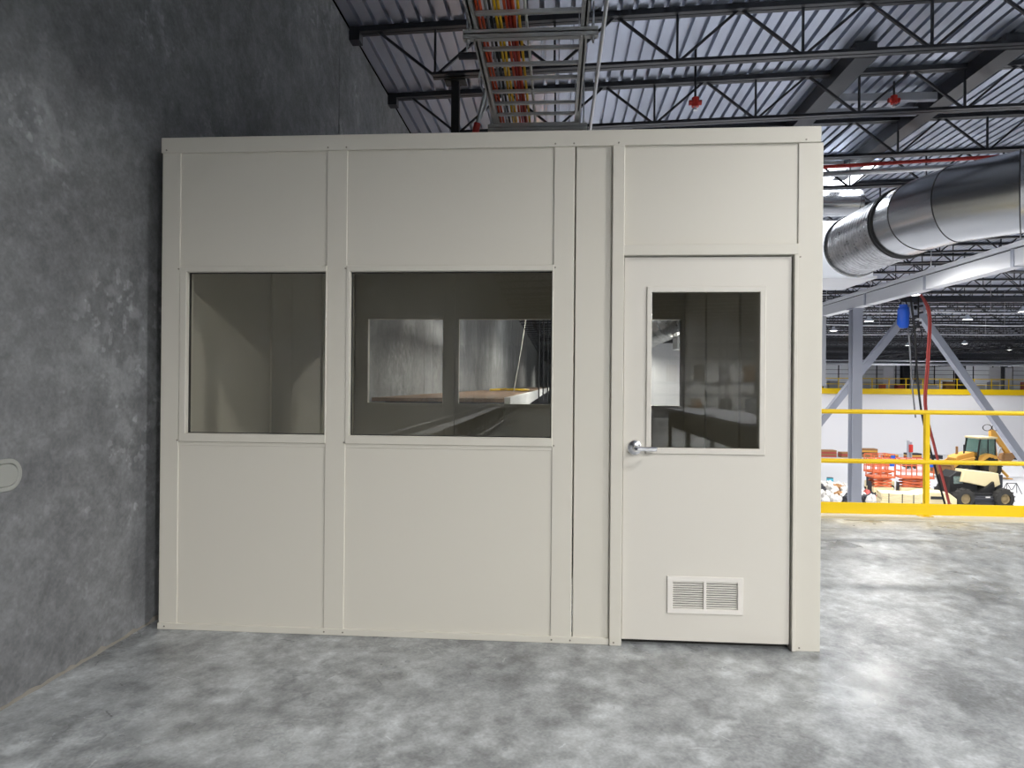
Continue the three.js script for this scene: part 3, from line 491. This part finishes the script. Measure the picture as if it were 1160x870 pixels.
{ const g = thing('panel_stack', 'stack of tan panels strapped together on the hall floor', 'stack', [19.85, GY, -31.2], -.25); for (let k = 0; k < 8; k++) part('board', bx(-.85 + .02 * (k % 3), .85 - .02 * (k % 2), .12 + k * .11, .215 + k * .11, -.6, .6, .006), M.cream, g); for (const x of [-.5, .1, .6]) { part('bearer', bx(x - .05, x + .05, 0, .12, -.6, .6), M.board, g); part('strap', bx(x - .02, x + .02, .12, 1.0, .6, .606), M.black, g); } }
{ const g = thing('orange_cabinet', 'tall orange cabinet at the booth edge behind railing', 'cabinet', [17.9, GY, -39.8]); part('body', bx(-.55, .38, .1, 1.7, -.35, .35, .02), M.orange, g); part('door', bx(-.45, .3, .2, 1.0, .35, .37, .01), M.orange, g); part('vent', bx(.0, .28, .55, .85, .37, .38), M.darkSteel, g); part('foot', [bx(-.5, -.4, 0, .1, -.3, .3), bx(.25, .35, 0, .1, -.3, .3)], M.darkSteel, g); }
{ const g = thing('saw_horse', 'thin black sawhorse standing on the hall floor at right', 'sawhorse', [29.95, GY, -38]); part('top_bar', bar([-.28, .62, 0], [.28, .62, 0], .04), M.black, g); for (const [a, b] of [[-.28, -.45], [.28, .45]]) for (const s of [-1, 1]) part('leg', bar([a, .62, 0], [b, 0, s * .22], .03), M.black, g); part('brace', [bar([-.02, .2, 0], [-.25, .6, 0], .025), bar([.02, .2, 0], [.25, .6, 0], .025)], M.black, g); }
{ const g = thing('mast_lift', 'slim grey mast lift standing before the white wall', 'lift', [30.2, GY, -50]); part('base', bx(-.4, .4, .1, .4, -.3, .3, .03), M.darkSteel, g); part('mast', [bx(-.15, -.05, .4, 2.2, -.1, .1), bx(.05, .15, .4, 2.1, -.1, .1)], M.greySteel, g); part('basket', bx(-.12, .12, 1.3, 1.9, .1, .3, .02), M.red, g); for (const s of [-1, 1]) wheel(g, s * .3, .12, .25, .12, .1); }
{ const g = thing('water_barrel', 'teal barrel on the pale floor left of the grey column', 'barrel', [20.15, GY, -40.2]); part('drum', new THREE.LatheGeometry([[0, 0], [.2, 0], [.21, .15], [.2, .17], [.21, .3], [.2, .45], [0, .45]].map(p => new THREE.Vector2(...p)), 18), M.teal, g); part('lid', rod([0, .45, 0], [0, .48, 0], .205, 18), M.black, g); }
{ // debris: bags, sheets, boards
  const r = rng(99); const mats = [['paper', 'crumpled white packing sheet on the debris heap'], ['brown', 'torn brown carton on the debris heap'], ['board', 'loose wooden offcut on the debris heap'], ['redHose', 'reddish scrap piece on the debris heap'], ['darkSteel', 'dark scrap part on the debris heap']];
  for (let i = 0; i < 80; i++) {
    const q = r(), k = q < .5 ? 0 : q < .68 ? 1 : q < .82 ? 2 : q < .92 ? 3 : 4; const x = 15.6 + .60 * (i % 8) + .05 * r(), z = -32.6 - .60 * Math.floor(i / 8) - .05 * r();
    const s = k === 2 ? new THREE.BoxGeometry(.48 + .06 * r(), .16, .16) : new THREE.IcosahedronGeometry(.19 + .05 * r(), 2);
    if (k !== 2) { const p = s.attributes.position; const o = r() * 9; for (let n = 0; n < p.count; n++) { const a = p.getX(n), b = p.getY(n), c = p.getZ(n); const f = 1 + .3 * Math.sin(a * 27 + o) * Math.sin(c * 23 + o) + .12 * Math.sin(b * 23 + o * 2); p.setXYZ(n, a * f, b * f * 1.25, c * f); } s.computeVertexNormals(); }
    s.rotateY(k === 2 ? .3 * r() : r() * 6); s.computeBoundingBox(); const m = solo(['packing_sheet', 'carton_scrap', 'wood_offcut', 'scrap_piece', 'scrap_part'][k], s, M[mats[k][0]], mats[k][1], ['sheet', 'carton', 'wood', 'scrap', 'scrap'][k], ['white sheets', 'brown cartons', 'wooden offcuts', 'reddish scraps', 'dark scraps'][k] + ' of the debris heap');
    m.position.set(x, GY - s.boundingBox.min.y, z);
  }
}
{ // low things along the foot of the white wall
  const r = rng(41); for (let i = 0; i < 14; i++) { const x = 27 + i * 1.9 + .2 * r(); if (x > 29.4 && x < 30.8) continue; const g = thing('material_pile', ORD[i] + ' pile of boards from the left along the white wall', 'pile', [x, GY, -58.5 + .8 * r()], 0, 'piles along the white wall'); const w = .4 + .4 * r(), n = 2 + Math.floor(r() * 4); for (let k = 0; k < n; k++) part('board', bx(-w, w, k * .16, k * .16 + .15, -.4, .4, .01), [M.tan, M.brown, M.darkSteel, M.redHose][Math.floor(r() * 4)], g); }
}

// ------------------------------------------------------------------ seen through the rear windows
{
  const g = thing('long_platform', 'long raised plank platform along the concrete wall behind the booth', 'platform', [0, 0, 0]);
  for (let z = -4.6; z > -46; z -= 1.2) part('plank', bx(.02, 1.72, 1.20, 1.245, z - 1.19, z, .004), M.deckWood, g);
  part('edge_beam', bx(1.72, 1.80, 1.02, 1.26, -46, -4.6, .006), M.whiteBeam, g);
  for (let z = -5; z > -46; z -= 2.4) { part('leg', bx(1.66, 1.74, -4.9, 1.02, z - .04, z + .04), M.darkSteel, g); part('leg', bx(.1, .18, -4.9, 1.2, z - .04, z + .04), M.darkSteel, g); part('cross_beam', bx(.1, 1.72, 1.1, 1.2, z - .04, z + .04), M.darkSteel, g); }
  solo('yellow_hose', tube([[.45, 1.275, -15.2], [.9, 1.285, -15.6], [1.3, 1.28, -15.3], [1.5, 1.28, -16.2], [.9, 1.285, -16.5], [.5, 1.28, -15.9], [.9, 1.30, -15.3]], .03, 60, 8), M.yellow, 'yellow hose lying on the plank platform behind the booth', 'hose');
  const p = thing('pull_cord', 'pale rope slanting down behind the booth beside dark rods', 'rope', [0, 0, 0]); part('rope', tube([[1.75, 5.2, -12], [1.62, 3, -12], [1.35, 1.26, -12]], .009, 20, 6), M.whiteCable, p);
  for (const [x, z] of [[1.88, -14.6], [1.98, -15.5], [2.1, -16.2]]) solo('hanging_rod', rod([x, 1.0, z], [x, deckY(x), z], .02, 8), M.darkSteel, 'thin dark rod hanging from the roof behind the booth', 'rod', 'rods behind the booth');
  const d = thing('spiral_duct', 'silver round duct seen through the door glass', 'duct', [5.1, 2.95, -12]); const pts = []; for (let i = 0; i <= 80; i++) pts.push(new THREE.Vector2(.36 + (i % 10 === 0 ? .02 : 0), i * .05)); part('pipe', new THREE.LatheGeometry(pts, 32).rotateX(Math.PI / 2).translate(0, 0, -4), M.galv, d); part('hanger_rod', [rod([0, .34, -.5], [0, deckY(5.1) - 2.95, -.5], .01, 6), rod([0, .34, -3.4], [0, deckY(5.1) - 2.95, -3.4], .01, 6)], M.silver, d); part('take_off', bx(.2, .75, -.62, -.2, -1.2, -.6, .02), M.whiteBeam, d);
}

// ------------------------------------------------------------------ behind the viewer, mirrored in the glass
{
  const g = thing('conveyor_frame', 'long steel conveyor frame standing along the wall behind the viewer', 'conveyor', [0, 0, 0]);
  for (const x of [.08, .46]) { part('side_rail', bx(x - .02, x + .02, .66, .75, 4.6, 20), M.whiteBeam, g); part('lower_rail', bx(x - .015, x + .015, .12, .17, 4.6, 20), M.whiteBeam, g); }
  for (let z = 4.7; z < 20; z += .9) for (const x of [.08, .46]) { part('leg', bx(x - .02, x + .02, 0, .66, z - .02, z + .02), M.darkSteel, g); part('brace', bar([x, .14, z], [x, .66, z + .45], .02), M.darkSteel, g); }
  for (let z = 4.66; z < 20; z += .14) part('roller', rod([.10, .71, z], [.44, .71, z], .025, 8), M.silver, g);
  const b = thing('work_bench', 'dark steel workbench with skirt panel standing behind the viewer', 'bench', [0, 0, 0]);
  part('top', bx(4.62, 5.6, .94, .98, 4.4, 9.9, .005), M.greySteel, b); part('skirt', [bx(4.66, 4.69, .62, .94, 4.45, 9.85), bx(4.66, 5.55, .62, .94, 4.43, 4.46)], M.benchDark, b); for (const x of [4.69, 5.53]) for (const z of [4.5, 6.2, 8, 9.8]) part('leg', bx(x - .03, x + .03, 0, .94, z - .03, z + .03), M.benchDark, b);
  const k = thing('pallet_rack', 'tall pallet rack with beams standing far behind the viewer', 'rack', [0, 0, 21]);
  for (let x = 4.6; x < 16; x += 1.35) { part('upright', [bx(x - .04, x + .04, 0, 4.2, -.04, .04), bx(x - .04, x + .04, 0, 4.2, 1.0, 1.08)], M.rackBlue, k); }
  for (const y of [.3, 1.1, 1.55, 2.5, 3.0, 3.6]) part('beam', [bx(4.6, 15.4, y - .05, y + .05, -.05, -.01), bx(4.6, 15.4, y - .05, y + .05, 1.08, 1.12)], M.rackBlue, k);
  const r = rng(8); for (let i = 0; i < 22; i++) { const x = 4.75 + (i % 11) * .95, y = i < 11 ? 1.601 : .351; solo('storage_drum', new THREE.LatheGeometry([[0, 0], [.2, 0], [.21, .2], [.2, .22], [.21, .42], [.2, .62], [.05, .64], [0, .64]].map(p => new THREE.Vector2(...p)), 14).translate(x + .2 * r(), y, 21.4), [M.darkSteel, M.greySteel, M.brown][i % 3], ORD[i % 11] + ' drum from the left on the ' + (i < 11 ? 'upper' : 'lower') + ' rack shelf behind the viewer', 'drum', 'drums on the rack'); }
}

scene.traverse(o => { if (o.isMesh) { o.castShadow = true; o.receiveShadow = true; } });
renderer.render(scene, camera);
